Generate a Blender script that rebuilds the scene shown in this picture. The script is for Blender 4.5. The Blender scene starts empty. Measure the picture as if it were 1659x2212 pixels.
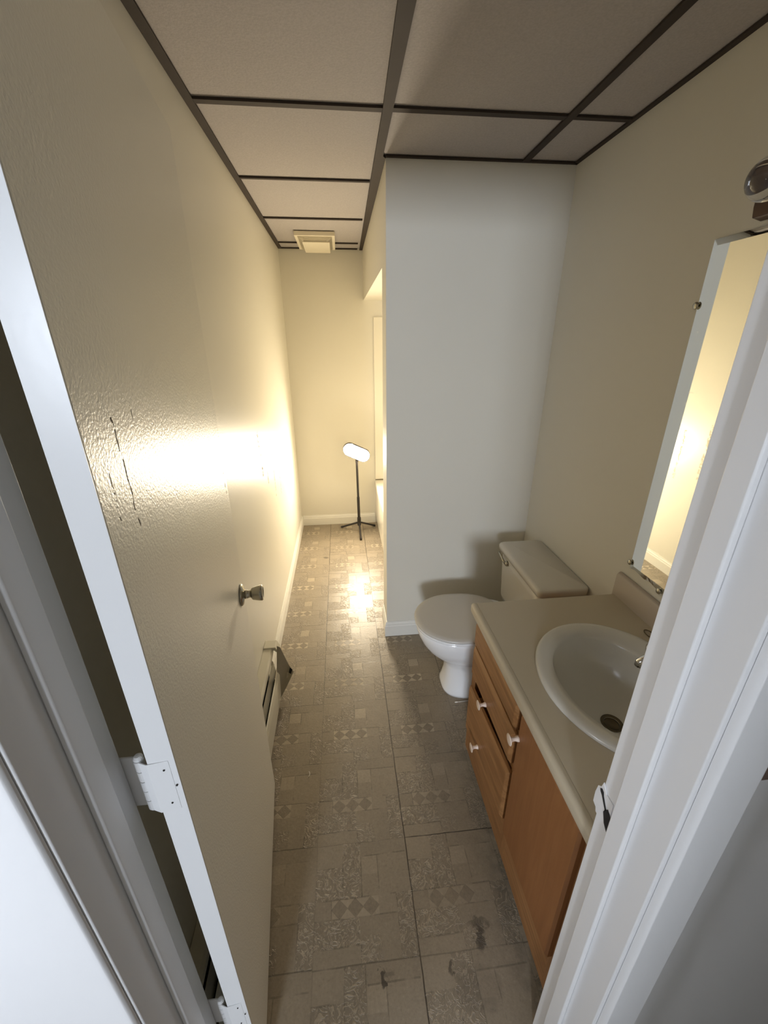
import bpy, bmesh, math, random
from mathutils import Vector, Matrix, Euler
random.seed(7)
PI = math.pi
C = bpy.context.scene.collection

# ------------------------------------------------------------------ materials
class E:
    """small wrapper that writes math nodes"""
    def __init__(s, nt, k): s.nt = nt; s.k = k
    def m(s, op, *a, clamp=False):
        n = s.nt.nodes.new('ShaderNodeMath'); n.operation = op; n.use_clamp = clamp
        for i, v in enumerate((s,) + a):
            if isinstance(v, E): s.nt.links.new(v.k, n.inputs[i])
            else: n.inputs[i].default_value = float(v)
        return E(s.nt, n.outputs[0])
    def __add__(s, o): return s.m('ADD', o)
    def __sub__(s, o): return s.m('SUBTRACT', o)
    def __mul__(s, o): return s.m('MULTIPLY', o)
    def __truediv__(s, o): return s.m('DIVIDE', o)
    def abs(s): return s.m('ABSOLUTE')
    def fract(s): return s.m('FRACT')
    def floor(s): return s.m('FLOOR')
    def gt(s, v): return s.m('GREATER_THAN', v)
    def lt(s, v): return s.m('LESS_THAN', v)
    def mx(s, v): return s.m('MAXIMUM', v)
    def mn(s, v): return s.m('MINIMUM', v)
    def inv(s): return (s * -1.0) + 1.0
    def ss(s, a, b):
        n = s.nt.nodes.new('ShaderNodeMapRange'); n.interpolation_type = 'SMOOTHSTEP'
        s.nt.links.new(s.k, n.inputs['Value'])
        n.inputs['From Min'].default_value = a; n.inputs['From Max'].default_value = b
        return E(s.nt, n.outputs[0])

def new_mat(name, col=(0.8, 0.8, 0.8), rough=0.5, metal=0.0, spec=0.5, emis=None, es=0.0):
    m = bpy.data.materials.new(name); m.use_nodes = True
    b = m.node_tree.nodes['Principled BSDF']
    b.inputs['Base Color'].default_value = (*col, 1)
    b.inputs['Roughness'].default_value = rough
    b.inputs['Metallic'].default_value = metal
    b.inputs['Specular IOR Level'].default_value = spec
    if emis:
        b.inputs['Emission Color'].default_value = (*emis, 1)
        b.inputs['Emission Strength'].default_value = es
    return m, m.node_tree, b

def coords(nt, scale=(1, 1, 1)):
    g = nt.nodes.new('ShaderNodeNewGeometry')
    mp = nt.nodes.new('ShaderNodeMapping'); mp.inputs['Scale'].default_value = scale
    nt.links.new(g.outputs['Position'], mp.inputs['Vector'])
    return mp.outputs[0]

def noise(nt, vec, scale, detail=3, rough=0.5, dist=0.0):
    n = nt.nodes.new('ShaderNodeTexNoise')
    n.inputs['Scale'].default_value = scale; n.inputs['Detail'].default_value = detail
    n.inputs['Roughness'].default_value = rough; n.inputs['Distortion'].default_value = dist
    nt.links.new(vec, n.inputs['Vector'])
    return E(nt, n.outputs['Fac'])

def bump(nt, b, h, strength, dist=0.001):
    n = nt.nodes.new('ShaderNodeBump'); n.inputs['Strength'].default_value = strength
    n.inputs['Distance'].default_value = dist
    nt.links.new(h.k, n.inputs['Height']); nt.links.new(n.outputs[0], b.inputs['Normal'])

def mixcol(nt, fac, c1, c2):
    n = nt.nodes.new('ShaderNodeMix'); n.data_type = 'RGBA'
    if isinstance(fac, E): nt.links.new(fac.k, n.inputs[0])
    else: n.inputs[0].default_value = fac
    for i, c in ((6, c1), (7, c2)):
        if isinstance(c, tuple): n.inputs[i].default_value = (*c, 1)
        else: nt.links.new(c, n.inputs[i])
    return n.outputs[2]

def plain(name, col, rough=0.5, metal=0.0, var=0.05, sc=6, bmp=0.0, bsc=400, spec=0.5, bd=0.0005):
    m, nt, b = new_mat(name, col, rough, metal, spec)
    v = coords(nt)
    n = noise(nt, v, sc, 4)
    dark = tuple(c * (1 - var) for c in col); light = tuple(min(1, c * (1 + var * .5)) for c in col)
    nt.links.new(mixcol(nt, n, dark, light), b.inputs['Base Color'])
    if bmp: bump(nt, b, noise(nt, v, bsc, 2), bmp, bd)
    return m

M = {}
WALL = (0.74, 0.715, 0.635)
# orange peel semi-gloss wall paint
def wall_paint(name, col, rough=0.32, bmp=0.25, cracks=None, cc=(0.10, 0.085, 0.07), bsc=190, bd=0.0006):
    m, nt, b = new_mat(name, col, rough, 0, 0.5)
    v = coords(nt)
    n = noise(nt, v, 2.2, 4)
    c = mixcol(nt, n, tuple(x * .965 for x in col), tuple(min(1, x * 1.015) for x in col))
    h = noise(nt, v, bsc, 2, 0.5, 0.3) + noise(nt, v, 60, 2) * 0.35
    if cracks:
        sp = nt.nodes.new('ShaderNodeSeparateXYZ'); nt.links.new(coords(nt), sp.inputs[0])
        Y = E(nt, sp.outputs[1]); Z = E(nt, sp.outputs[2])
        wob = (noise(nt, v, 26, 3) - 0.5) * 0.02
        tot = None
        for (y0, slope, z0, z1, w) in cracks:
            d = ((Y + wob) - ((Z - z0) * slope) - y0).abs()
            wn = noise(nt, v, 75, 3)
            k = d.lt(w) * Z.gt(z0) * Z.lt(z1) * wn.gt(0.50)
            tot = k if tot is None else tot.mx(k)
        c2 = mixcol(nt, tot * 0.8, c, cc); c = c2
        h = h - tot * 1.5
        nt.links.new((tot.inv() * 0.5).k, b.inputs['Specular IOR Level'])
        nt.links.new((tot * 0.5 + rough).k, b.inputs['Roughness'])
    nt.links.new(c, b.inputs['Base Color'])
    bump(nt, b, h, bmp, bd)
    return m
M['wall'] = wall_paint('wall_paint_cream', WALL, 0.36, 0.3, cracks=[(2.10, -.1, .98, 1.22, .018), (2.22, 0, .90, 1.15, .008), (2.42, 0, .75, 1.12, .012), (2.62, 0, .70, 1.05, .010), (2.0, 0, 1.02, 1.2, .004)], cc=(.52, .49, .40))
M['wall2'] = wall_paint('wall_paint_flat', WALL, 0.55, 0.2)
M['doorp'] = wall_paint('door_paint_cream', WALL, 0.34, 0.62,
    cracks=[(0.500, -0.04, 1.40, 1.545, 0.0017), (0.452, 0.05, 1.43, 1.54, 0.0013), (0.556, 0.0, 1.53, 1.55, 0.0010), (1.09, 0.02, 1.24, 1.32, 0.004), (1.085, 0.02, 1.36, 1.39, 0.004)], bsc=240, bd=0.0008)
M['trim'] = plain('white_trim_gloss', (0.80, 0.80, 0.80), 0.3, var=.03, bmp=.12, bsc=60, bd=.001)
M['base'] = plain('baseboard_white', (0.80, 0.79, 0.74), 0.32, var=.04, bmp=.1, bsc=60)
M['hall'] = plain('hall_wall_paint', (0.52, 0.50, 0.46), 0.6, var=.04, bmp=.1, bsc=200)
M['hallfloor'] = plain('hall_floor_carpet', (0.30, 0.28, 0.25), 0.9, var=.2, sc=40, bmp=.3)

def ceiling_tile():
    m, nt, b = new_mat('ceiling_tile_fissured', (0.62, 0.60, 0.575), 0.9, 0, 0.2)
    v = coords(nt)
    n = noise(nt, v, 160, 4, .6); n2 = noise(nt, v, 3, 2)
    nt.links.new(mixcol(nt, n, (0.36, 0.335, 0.33), (0.52, 0.49, 0.485)), b.inputs['Base Color'])
    bump(nt, b, n + noise(nt, v, 60, 3) * 0.7, 0.8, 0.0015)
    return m
M['ctile'] = ceiling_tile()
M['grid'] = plain('brown_ceiling_grid', (0.046, 0.034, 0.027), 0.7, 0.0, var=.25, sc=20, spec=0.3)

# vinyl floor tiles: 12 inch, all patches of one pattern
def floor_mat():
    m, nt, b = new_mat('patchwork_vinyl_tile', (0.2, 0.17, 0.13), 0.42, 0, 0.5)
    v = coords(nt)
    sp = nt.nodes.new('ShaderNodeSeparateXYZ'); nt.links.new(v, sp.inputs[0])
    X = E(nt, sp.outputs[0]); Y = E(nt, sp.outputs[1])
    T = 0.305
    wob = (noise(nt, v, 9, 2) - 0.5) * 0.006
    U = (X + 0.15 + wob) / T
    col = U.floor()
    off = col * -0.028 - (col * 37.7).fract() * 0.0
    V = (Y - 0.884 + wob) / T + (col * 12.9898 + 0.3).m('SINE') * 0.02
    u = U.fract(); w = V.fract()
    row = V.floor()
    def rect(a, b_, c, d): return u.gt(a) * u.lt(b_) * w.gt(c) * w.lt(d)
    def hl(v0, a, b_, wd=0.007): return (w - v0).abs().lt(wd) * u.gt(a) * u.lt(b_)
    def vl(u0, a, b_, wd=0.006): return (u - u0).abs().lt(wd) * w.gt(a) * w.lt(b_)
    fine = noise(nt, v, 130, 4, .65); mid = noise(nt, v, 42, 4, .6, 1.2); big = noise(nt, v, 5, 3)
    orn = rect(.29, .485, .50, 1).mx(rect(0, .29, .50, .777)).mx(rect(.84, 1, 0, .5)).mx(rect(0, .45, .134, .34)).mx(rect(.45, .66, 0, .20) * 0.7)
    # scroll-like relief: ridges of a warped noise
    scn = noise(nt, v, 33, 2, .5, 2.4)
    scroll = ((scn - 0.5).abs() * 14.0).m('MINIMUM', 1.0).inv()          # 1 on the ridge
    scroll = scroll.ss(.25, .9)
    du = ((u - 0.17) / 0.162); duf = (du.fract() - 0.5).abs() * 2.0
    dv = ((w - 0.4225) / 0.0775).abs()
    strip = rect(.17, .656, .345, .50)
    tri = strip * (duf + dv).gt(1.06)
    dia = strip * (duf + dv).lt(1.0)
    dline = strip * ((duf + dv) - 1.03).abs().lt(.05)
    sq = rect(.493, .66, .69, .862)
    fade = (noise(nt, v, 2.6, 1).ss(.36, .62) * .5 + .5) * (Y.ss(.85, 1.5) * .65 + .35)
    L = (mid - .5) * 0.34 + (fine - .5) * 0.42 + (big - .5) * 0.25
    L = L + orn * (scroll * 0.42 - 0.12) + ((fine.ss(.60, .74)) * 0.20) - (fine.ss(.26, .42).inv() * .16)
    L = L + tri * fade * 0.80 - dia * 0.14 + sq * (fade * 0.36 + fine * .12)
    L = L + rect(.66, .84, .345, .5) * .06 + rect(.0, .29, .777, 1) * .05 + rect(.66, .99, .5, .86) * .04 - rect(.5, .99, .87, 1) * .02 + rect(0, .45, .01, .134) * .04
    gr = hl(.50, .0, .84).mx(hl(.345, .0, .84)).mx(hl(.134, 0, .45)).mx(hl(.865, .5, .98)).mx(hl(.777, 0, .2)).mx(vl(.29, .52, .88)).mx(vl(.487, .5, 1)).mx(vl(.668, .55, .86)).mx(vl(.84, 0, .5, .005)).mx(vl(.17, .345, .5, .005)).mx(vl(.456, .02, .134)).mx(dline * .45)
    gn = noise(nt, v, 17, 2).ss(.38, .56)
    gr = gr * gn
    # tile seams
    eu = u.mn(u.inv()); ev = w.mn(w.inv())
    oddx = ((X - 0.155).abs().lt(.03) + Y.ss(1.4, 1.9) * .75 + 0.2).mn(1.0) * ((noise(nt, v, 3.1, 1).ss(.3, .5)) * .5 + .5)
    seam_x = u.lt(.009).mx(u.gt(.997)) * oddx
    rr = ((row * 7.31 + col * 3.7).m('SINE') * 43758.5).fract()
    heavy = col.gt(.5) * row.abs().lt(1.6) * (row + 0.0).m('LESS_THAN', .5) * row.gt(-.5)
    seam_y = w.lt(.009).mx(w.gt(.997)) * (rr * .45 + .12 + heavy).mn(1.0) * noise(nt, v, 12, 2).ss(.3, .5)
    seam = seam_x.mx(seam_y)
    L = L - gr * 0.28
    val = (L + 1.0).mx(0.2)
    c1 = nt.nodes.new('ShaderNodeVectorMath'); c1.operation = 'SCALE'
    c1.inputs[0].default_value = (0.262, 0.218, 0.160)
    nt.links.new(val.k, c1.inputs['Scale'])
    c = mixcol(nt, seam * .88, c1.outputs[0], (0.03, 0.022, 0.015))
    # scuffs and dirt with shapes of their own
    dn = (noise(nt, v, 38, 3, .6) - .5) * 0.05
    tot = None
    for (x0, y0, rx, ry, s) in [(.338, .60, .016, .035, .75), (.345, .632, .03, .012, .5), (.239, .546, .010, .018, .7), (.045, .545, .008, .022, .8), (.06, .55, .02, .01, .35), (-.176, 2.972, .02, .012, .6), (-.06, .52, .03, .01, -.3), (.30, .50, .07, .05, .25), (-.07, 2.0, .012, .012, .3)]:
        d = (((X + dn - x0) / rx).m('POWER', 2.0) + ((Y - dn - y0) / ry).m('POWER', 2.0))
        k = d.ss(0.4, 1.3).inv() * abs(s)
        if s < 0: continue
        tot = k if tot is None else tot.mx(k)
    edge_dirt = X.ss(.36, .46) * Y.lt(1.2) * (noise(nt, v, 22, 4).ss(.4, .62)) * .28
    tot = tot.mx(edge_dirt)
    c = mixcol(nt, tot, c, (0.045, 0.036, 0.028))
    nt.links.new(c, b.inputs['Base Color'])
    r = (mid - .5) * .10 + 0.37 - tri * .06 - sq * .03
    nt.links.new(r.k, b.inputs['Roughness'])
    h = orn * scroll * .9 + mid * .45 + fine * .55 - gr * .8 - seam * 2.2 + tri * .2
    bump(nt, b, h, 0.75, 0.0012)
    return m
M['floor'] = floor_mat()

def wood(name, axis, c1=(0.20, 0.085, 0.026), c2=(0.37, 0.185, 0.070), rough=.38):
    m, nt, b = new_mat(name, c1, rough, 0, .5)
    s = {'z': (26, 26, 2.0), 'y': (26, 2.0, 26)}[axis]
    v = coords(nt, s)
    n = noise(nt, v, 2.2, 5, .6, .6); v2 = coords(nt, tuple(x * 5 for x in s)); f = noise(nt, v2, 3, 3, .7)
    k = (n.ss(.32, .68) * .75 + f * .35)
    c = mixcol(nt, k, c1, c2)
    dk = f.ss(.62, .78) * .5
    c = mixcol(nt, dk, c, tuple(x * .45 for x in c1))
    nt.links.new(c, b.inputs['Base Color'])
    bump(nt, b, f, .25, .0004)
    return m
M['woodz'] = wood('honey_oak_vertical', 'z'); M['woody'] = wood('honey_oak_horizontal', 'y')
M['door_panel'] = wood('worn_oak_veneer', 'z', (0.225, 0.088, 0.027), (0.28, 0.12, 0.040), .45)
M['dark'] = plain('dark_gap', (0.02, 0.018, 0.016), .9)  # near-black: shade of holes and recesses put into colour, also chips and screws
M['counter'] = plain('cream_laminate', (0.54, 0.475, 0.355), .32, var=.03, sc=3)
M['backsplash'] = plain('beige_backsplash', (0.50, 0.435, 0.36), .4, var=.03, sc=3)
M['porc'] = plain('white_porcelain', (0.90, 0.905, 0.91), .08, var=.02, sc=3)
M['porc_cream'] = plain('offwhite_porcelain', (0.66, 0.63, 0.56), .15, var=.02, sc=3)
M['seat'] = plain('toilet_seat_plastic', (0.60, 0.575, 0.53), .3, var=.03, sc=3)
M['sink'] = plain('sink_enamel', (0.67, 0.655, 0.60), .22, var=.02, sc=3)
M['chrome'] = plain('chrome', (0.75, 0.73, 0.70), .12, 1.0, var=.05)
M['nickel'] = plain('aged_brass_nickel', (0.52, 0.49, 0.40), .25, 1.0, var=.1, sc=30)
M['drain'] = plain('tarnished_drain', (0.16, 0.13, 0.08), .35, 1.0, var=.3, sc=60)
M['knobw'] = plain('pale_pink_ceramic', (0.78, 0.63, 0.52), .3, var=.04)
M['black'] = plain('black_plastic', (0.018, 0.015, 0.015), .4, var=.1)
M['bronze'] = plain('dark_bronze_bar', (0.060, 0.026, 0.014), .35, 0.3, var=.25, sc=30)
M['heater'] = plain('heater_enamel', (0.66, 0.63, 0.53), .35, var=.06)
M['heater_grey'] = plain('heater_grey_steel', (0.42, 0.40, 0.33), .45, .3, var=.15, sc=18)
M['vent'] = plain('vent_plastic', (0.78, 0.72, 0.58), .45, var=.03)
M['tub'] = plain('tub_acrylic', (0.82, 0.79, 0.70), .16, var=.02)
M['surround'] = plain('tub_surround', (0.80, 0.765, 0.66), .25, var=.02)
M['socket'] = plain('bulb_socket', (0.6, 0.57, 0.5), .4, .6, var=.05)
M['plate'] = plain('brown_switch_plate', (0.16, 0.105, 0.08), .4, var=.1)
M['paper'] = plain('white_cotton', (0.85, 0.83, 0.78), .8, var=.03)
mm, nt, b = new_mat('mirror_silver', (0.86, 0.88, 0.86), .02, 1.0)
v = coords(nt); n = noise(nt, v, 9, 4, .6, 1.5).ss(.62, .82)
nt.links.new(((n * .13) + .015).k, b.inputs['Roughness']); M['mirror'] = mm
mm, nt, b = new_mat('clear_glass', (1, 1, 1), .02); b.inputs['Transmission Weight'].default_value = 1.0; b.inputs['IOR'].default_value = 1.45
M['glass'] = mm
M['led'], nt, b = new_mat('lamp_diffuser_lit', (1, 1, 1), .4, emis=(1.0, 0.86, 0.64), es=440.0)
n = noise(nt, coords(nt), 40, 1); 

# ------------------------------------------------------------------ mesh helpers
def obj(name, bm, mat, parent=None, smooth=False, bevel=0, seg=2, origin=None):
    me = bpy.data.meshes.new(name)
    bmesh.ops.recalc_face_normals(bm, faces=bm.faces)
    pw = parent.matrix_world if parent else None
    o = bpy.data.objects.new(name, me)
    if origin is None and parent is None:
        cs = [v.co for v in bm.verts]
        origin = Vector(((min(c.x for c in cs) + max(c.x for c in cs)) / 2, (min(c.y for c in cs) + max(c.y for c in cs)) / 2, min(c.z for c in cs)))
    if origin is not None:
        bmesh.ops.translate(bm, verts=bm.verts, vec=-Vector(origin)); o.location = origin
    bm.to_mesh(me); bm.free()
    if smooth:
        for p in me.polygons: p.use_smooth = True
    me.materials.append(mat)
    C.objects.link(o)
    if parent: o.parent = parent
    if bevel:
        md = o.modifiers.new('bevel', 'BEVEL'); md.width = bevel; md.segments = seg; md.limit_method = 'ANGLE'; md.angle_limit = math.radians(40)
        for p in me.polygons: p.use_smooth = True
        md.harden_normals = True
    return o

def tag(o, label, cat=None, group=None, kind=None):
    if label: o['label'] = label
    if cat: o['category'] = cat
    if group: o['group'] = group
    if kind: o['kind'] = kind
    return o

def thing(name, label, cat, loc=(0, 0, 0), kind=None, group=None):
    o = bpy.data.objects.new(name, None); o.empty_display_size = .05; C.objects.link(o); o.location = loc
    return tag(o, label, cat, group, kind)

def rel(parent):
    """geometry given in world coordinates -> parent space (parents only carry a translation)"""
    l = Vector((0, 0, 0)); p = parent
    while p: l += p.location; p = p.parent
    return l

def part(name, bm, mat, parent, **k):
    bmesh.ops.translate(bm, verts=bm.verts, vec=-rel(parent))
    return obj(name, bm, mat, parent, **k)

def box(bm, x0, x1, y0, y1, z0, z1, mt=None):
    vs = [bm.verts.new((x, y, z)) for x in (x0, x1) for y in (y0, y1) for z in (z0, z1)]
    if mt: 
        for q in vs: q.co = mt @ q.co
    for f in ((0, 1, 3, 2), (4, 6, 7, 5), (0, 4, 5, 1), (2, 3, 7, 6), (0, 2, 6, 4), (1, 5, 7, 3)):
        bm.faces.new([vs[i] for i in f])
    return vs

def bx(*a, mt=None):
    bm = bmesh.new(); box(bm, *a, mt=mt); return bm

def tube(bm, pts, r, n=12, cap=True):
    pts = [Vector(p) for p in pts]; rs = r if isinstance(r, (list, tuple)) else [r] * len(pts)
    rings = []; up = None
    for i, p in enumerate(pts):
        t = (pts[min(i + 1, len(pts) - 1)] - pts[max(i - 1, 0)]).normalized()
        if up is None: up = Vector((0, 0, 1)) if abs(t.z) < .9 else Vector((1, 0, 0))
        a = t.cross(up).normalized(); b_ = a.cross(t).normalized(); up = b_
        rings.append([bm.verts.new(p + (a * math.cos(2 * PI * k / n) + b_ * math.sin(2 * PI * k / n)) * rs[i]) for k in range(n)])
    for r0, r1 in zip(rings, rings[1:]):
        for k in range(n): bm.faces.new((r0[k], r0[(k + 1) % n], r1[(k + 1) % n], r1[k]))
    if cap: bm.faces.new(rings[0][::-1]); bm.faces.new(rings[-1])
    return bm

def lathe(bm, prof, origin, axis=(0, 0, 1), n=32):
    """prof = [(radius, height)] round an axis"""
    ax = Vector(axis).normalized(); o = Vector(origin)
    a = ax.orthogonal().normalized(); b_ = ax.cross(a)
    rings = []
    for (r, h) in prof:
        if r < 1e-6: rings.append([bm.verts.new(o + ax * h)])
        else: rings.append([bm.verts.new(o + ax * h + (a * math.cos(2 * PI * k / n) + b_ * math.sin(2 * PI * k / n)) * r) for k in range(n)])
    for r0, r1 in zip(rings, rings[1:]):
        for k in range(n):
            q = [r0[k % len(r0)], r0[(k + 1) % len(r0)], r1[(k + 1) % len(r1)], r1[k % len(r1)]]
            u = []
            for w in q:
                if w not in u: u.append(w)
            if len(u) > 2: bm.faces.new(u)
    for r_ in (rings[0], rings[-1]):
        if len(r_) > 2:
            try: bm.faces.new(r_)
            except ValueError: pass
    return bm

def prism(bm, poly, z0, z1, plane='xy'):
    """poly extruded along the third axis"""
    def P(a, b_, c):
        return {'xy': (a, b_, c), 'xz': (a, c, b_), 'yz': (c, a, b_)}[plane]
    lo = [bm.verts.new(P(a, b_, z0)) for a, b_ in poly]; hi = [bm.verts.new(P(a, b_, z1)) for a, b_ in poly]
    n = len(poly)
    for k in range(n): bm.faces.new((lo[k], lo[(k + 1) % n], hi[(k + 1) % n], hi[k]))
    bm.faces.new(lo[::-1]); bm.faces.new(hi)
    return bm

def loft(bm, rings, cap0=True, cap1=True):
    R = [[bm.verts.new(p) for p in r] for r in rings]; n = len(R[0])
    for a, b_ in zip(R, R[1:]):
        for k in range(n): bm.faces.new((a[k], a[(k + 1) % n], b_[(k + 1) % n], b_[k]))
    if cap0: bm.faces.new(R[0][::-1])
    if cap1: bm.faces.new(R[-1])
    return bm

def struct(name, bm, mat, label=None, **k):
    o = obj(name, bm, mat, **k); tag(o, label, kind='structure'); return o

def spart(name, parent, bm, mat, label=None, **k):
    o = part(name, bm, mat, parent, **k)
    if label: o['label'] = label
    return o

# ------------------------------------------------------------------ room numbers
XL, XR, YP, YB, XP, H = -0.422, 0.992, 1.969, 3.655, 0.213, 2.284
YH, YI = 0.300, 0.425        # hall face and room face of the door wall
XJL, XJR = -0.325, 0.42      # door opening
XT = 0.285                   # tub apron
YT = 2.14                    # tub alcove begins

# floor
o = struct('floor', bx(-0.60, 1.15, YH - 0.02, 3.80, -0.04, 0.0), M['floor'], 'greyish brown vinyl floor of twelve inch patchwork tiles with pale diamonds')
# walls
struct('wall_left', bx(XL - 0.12, XL, YI - .002, YB + 0.12, 0, H + .06), M['wall'], 'cream glossy long wall left of the corridor')
struct('wall_back', bx(XL, XR, YB, YB + 0.12, 0, H + .06), M['wall2'], 'cream end wall of the corridor behind the tripod lamp')
struct('wall_right', bx(XR, XR + 0.12, YH + .01, YB + .12, 0, H + .06), M['wall2'], 'cream wall behind toilet, vanity and mirror')
bm = bmesh.new()
box(bm, XP, XR, YP, YT, 0, H + .05)
box(bm, XP, XP + .10, YT, YB, 1.94, H + .05)                     # header over the tub
struct('wall_center', bm, M['wall2'], 'grey-white partition wall between toilet and bathtub')
struct('ceiling_alcove', bx(XP + .10, XR, YT, YB, 1.94, 1.97), M['wall2'], 'lowered ceiling over the bathtub')
# door wall (front) with opening
bm = bmesh.new()
box(bm, -1.6, XJL - .02, YH, YI - .003, 0, 2.4)
box(bm, XJR + .02, 1.7, YH, YI - .003, 0, 2.4)
box(bm, XJL - .02, XJR + .02, YH, YI - .003, 2.07, 2.4)
struct('wall_front', bm, M['trim'], 'white painted hall wall around the bathroom doorway')

# ceiling: tiles as one surface, brown grid bars as its children
cl = struct('ceiling', bx(XL, XR, YI, YB, H + .008, H + .05), M['ctile'], 'grey textured suspended ceiling tiles')
def bar(x0, x1, y0, y1, z=H, nm='grid_bar'):
    bm = bmesh.new(); box(bm, x0, x1, y0, y1, z, z + .007)
    return spart(nm, cl, bm, M['grid'], bevel=.001)
bar(XL, XL + .027, YI, YB, nm='wall_angle')
bar(XR - .016, XR, YI, YP, nm='wall_angle')
bar(XL + .027, XP - .04, YB - .02, YB, nm='wall_angle')
bar(XP, XR, YP - .014, YP, nm='wall_angle')
# main runner; slightly out of line as in the place
bm = bmesh.new(); prism(bm, [(.146, .9), (.192, .9), (.201, YP), (.213, YP), (.213, YB), (.196, YB), (.172, 2.25), (.166, 1.62), (.140, YI), (.19, YI)][0:8] + [(.140, YI), (.186, YI)], H - .002, H + .006)
bm.free()
bm = bmesh.new(); prism(bm, [(.135, YI), (.186, YI), (.201, YP - .02), (XP, YP), (XP, YB), (.190, YB), (.172, 2.25), (.166, 1.62)], H - .0025, H + .006)
spart('main_runner', cl, bm, M['grid'])
bar(.757, .784, YI, YP - .014, z=H - .001, nm='main_runner')
for y in (1.612, 2.226, 2.838, 3.452, 1.0):
    bar(XL + .027, .170, y, y + (.026 if y < 1.7 else .017))
for y in (1.608, 1.0):
    bar(.198, .757, y, y + .026); bar(.784, XR - .016, y, y + .02)
# raised paler tile lip along the bars is part of the tile edge
# exhaust fan cover
vent = thing('exhaust_vent', 'cream plastic exhaust fan cover on the ceiling above the tripod lamp', 'vent', (-.13, 3.34, H - .04))
bm = bmesh.new()
for (x0, x1, y0, y1) in [(-.255, .006, 3.125, 3.145), (-.255, .006, 3.535, 3.555), (-.255, -.235, 3.145, 3.535), (-.014, .006, 3.145, 3.535)]:
    box(bm, x0, x1, y0, y1, H - .022, H + .004)
part('frame', bm, M['vent'], vent, bevel=.003)
bm = bmesh.new(); prism(bm, [(-.210, 3.19), (-.030, 3.19), (-.030, 3.52), (-.210, 3.52)], H - .048, H - .040)
part('center_panel', bm, M['vent'], vent, bevel=.003)
for k in range(14):
    y = 3.155 + k * .0278
    for x0, x1 in ((-.236, -.2), (-.05, -.014)):
        bm = bmesh.new(); vs = box(bm, x0, x1, y, y + .006, H - .045, H - .014)
        outer = x1 if x0 > -.1 else x0
        for q in vs:
            if abs(q.co.x - outer) < 1e-6: q.co.z = H - .022 if q.co.z < H - .03 else H - .008
        part('slat', bm, M['vent'], vent)
for k in range(5):
    for y0, sg in ((3.145, 1), (3.535, -1)):
        yy = y0 + sg * (.008 + k * .0105)
        part('slat', bx(-.21, -.04, min(yy, yy + sg * .004), max(yy, yy + sg * .004), H - .024 - k * .004, H - .010), M['vent'], vent)
bm = bx(-.236, -.014, 3.146, 3.534, H - .008, H - .002); part('opening', bm, M['dark'], vent)['label'] = 'near-black sheet standing for the shaded duct behind the grille'  # dark sheet in place of a duct, shade put into its colour

# baseboards
def bb_profile(t=.012, h=.098):
    return [(0, 0), (t, 0), (t, h * .70), (t * .75, h * .76), (t * .75, h * .84), (t * .35, h * .93), (t * .3, h), (0, h)]
def bb(name, p0, p1, nrm, label, h=.098):
    """extruded profile from p0 to p1; nrm points into the room"""
    bm = bmesh.new(); p0 = Vector((*p0, 0)); p1 = Vector((*p1, 0)); nv = Vector((*nrm, 0))
    r = [[p + nv * a + Vector((0, 0, b_)) for a, b_ in bb_profile(h=h)] for p in (p0, p1)]
    loft(bm, r); return struct(name, bm, M['base'], label)
bb('baseboard_left', (XL, 1.72), (XL, YB), (1, 0), 'white baseboard along the left corridor wall beyond the heater')
bb('baseboard_back', (XL + .012, YB), (XT - .003, YB), (0, -1), 'white baseboard under the end wall behind the tripod')
bm = bmesh.new()
pr = bb_profile()
path = [((XP, YT - .002), (-1, 0)), ((XP, YP), (-1, -1)), ((XR - .0, YP), (0, -1))]
loft(bm, [[Vector((p[0] + n_[0] * a, p[1] + n_[1] * a, z)) for a, z in pr] for p, n_ in path])
struct('baseboard_center', bm, M['base'], 'white baseboard wrapping the corner of the partition wall')

# ------------------------------------------------------------------ door frame
def jamb(name, xs, sgn, label):
    """xs = opening face, sgn +1 when the wall lies to +x"""
    s = sgn; bm = bmesh.new()
    def b2(a, b_, y0, y1, z0, z1): box(bm, min(a, b_), max(a, b_), y0, y1, z0, z1)
    b2(xs, xs + s * .02, YH - .002, YI, 0, 2.05)
    o = struct(name, bm, M['trim'], label, bevel=.0025, seg=3)
    bm = bmesh.new(); b2(xs - s * .010, xs - s * .0002, .352, .387, 0, 2.05)
    part('door_stop', bm, M['trim'], o, bevel=.003, seg=3)
    bm = bmesh.new()
    # casing with a stepped profile, facing the hall
    poly = [(xs + s * .006, YH), (xs + s * .006, YH - .008), (xs + s * .010, YH - .013), (xs + s * .030, YH - .0145), (xs + s * .062, YH - .017), (xs + s * .066, YH - .014), (xs + s * .066, YH)]
    if s < 0: poly = [(xs - .003, YH), (xs - .003, YH - .004), (xs - .0055, YH - .0075), (xs - .010, YH - .0085), (xs - .40, YH - .0095), (xs - .40, YH)]
    poly = [(a, b_ - .0025) for a, b_ in poly]
    prism(bm, poly, 0, 2.12)
    part('casing', bm, M['trim'], o, bevel=.0012)
    return o
jl = jamb('trim_1', XJL, -1, 'white door jamb with stop and casing left of the doorway, on the hinge side')
jr = jamb('trim_2', XJR, 1, 'white door jamb right of the doorway with the strike plate')
bm = bx(XJL - .02, XJR + .02, YH - .002, YI, 2.05, 2.07); struct('trim_3', bm, M['trim'], 'white head jamb over the doorway')
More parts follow.
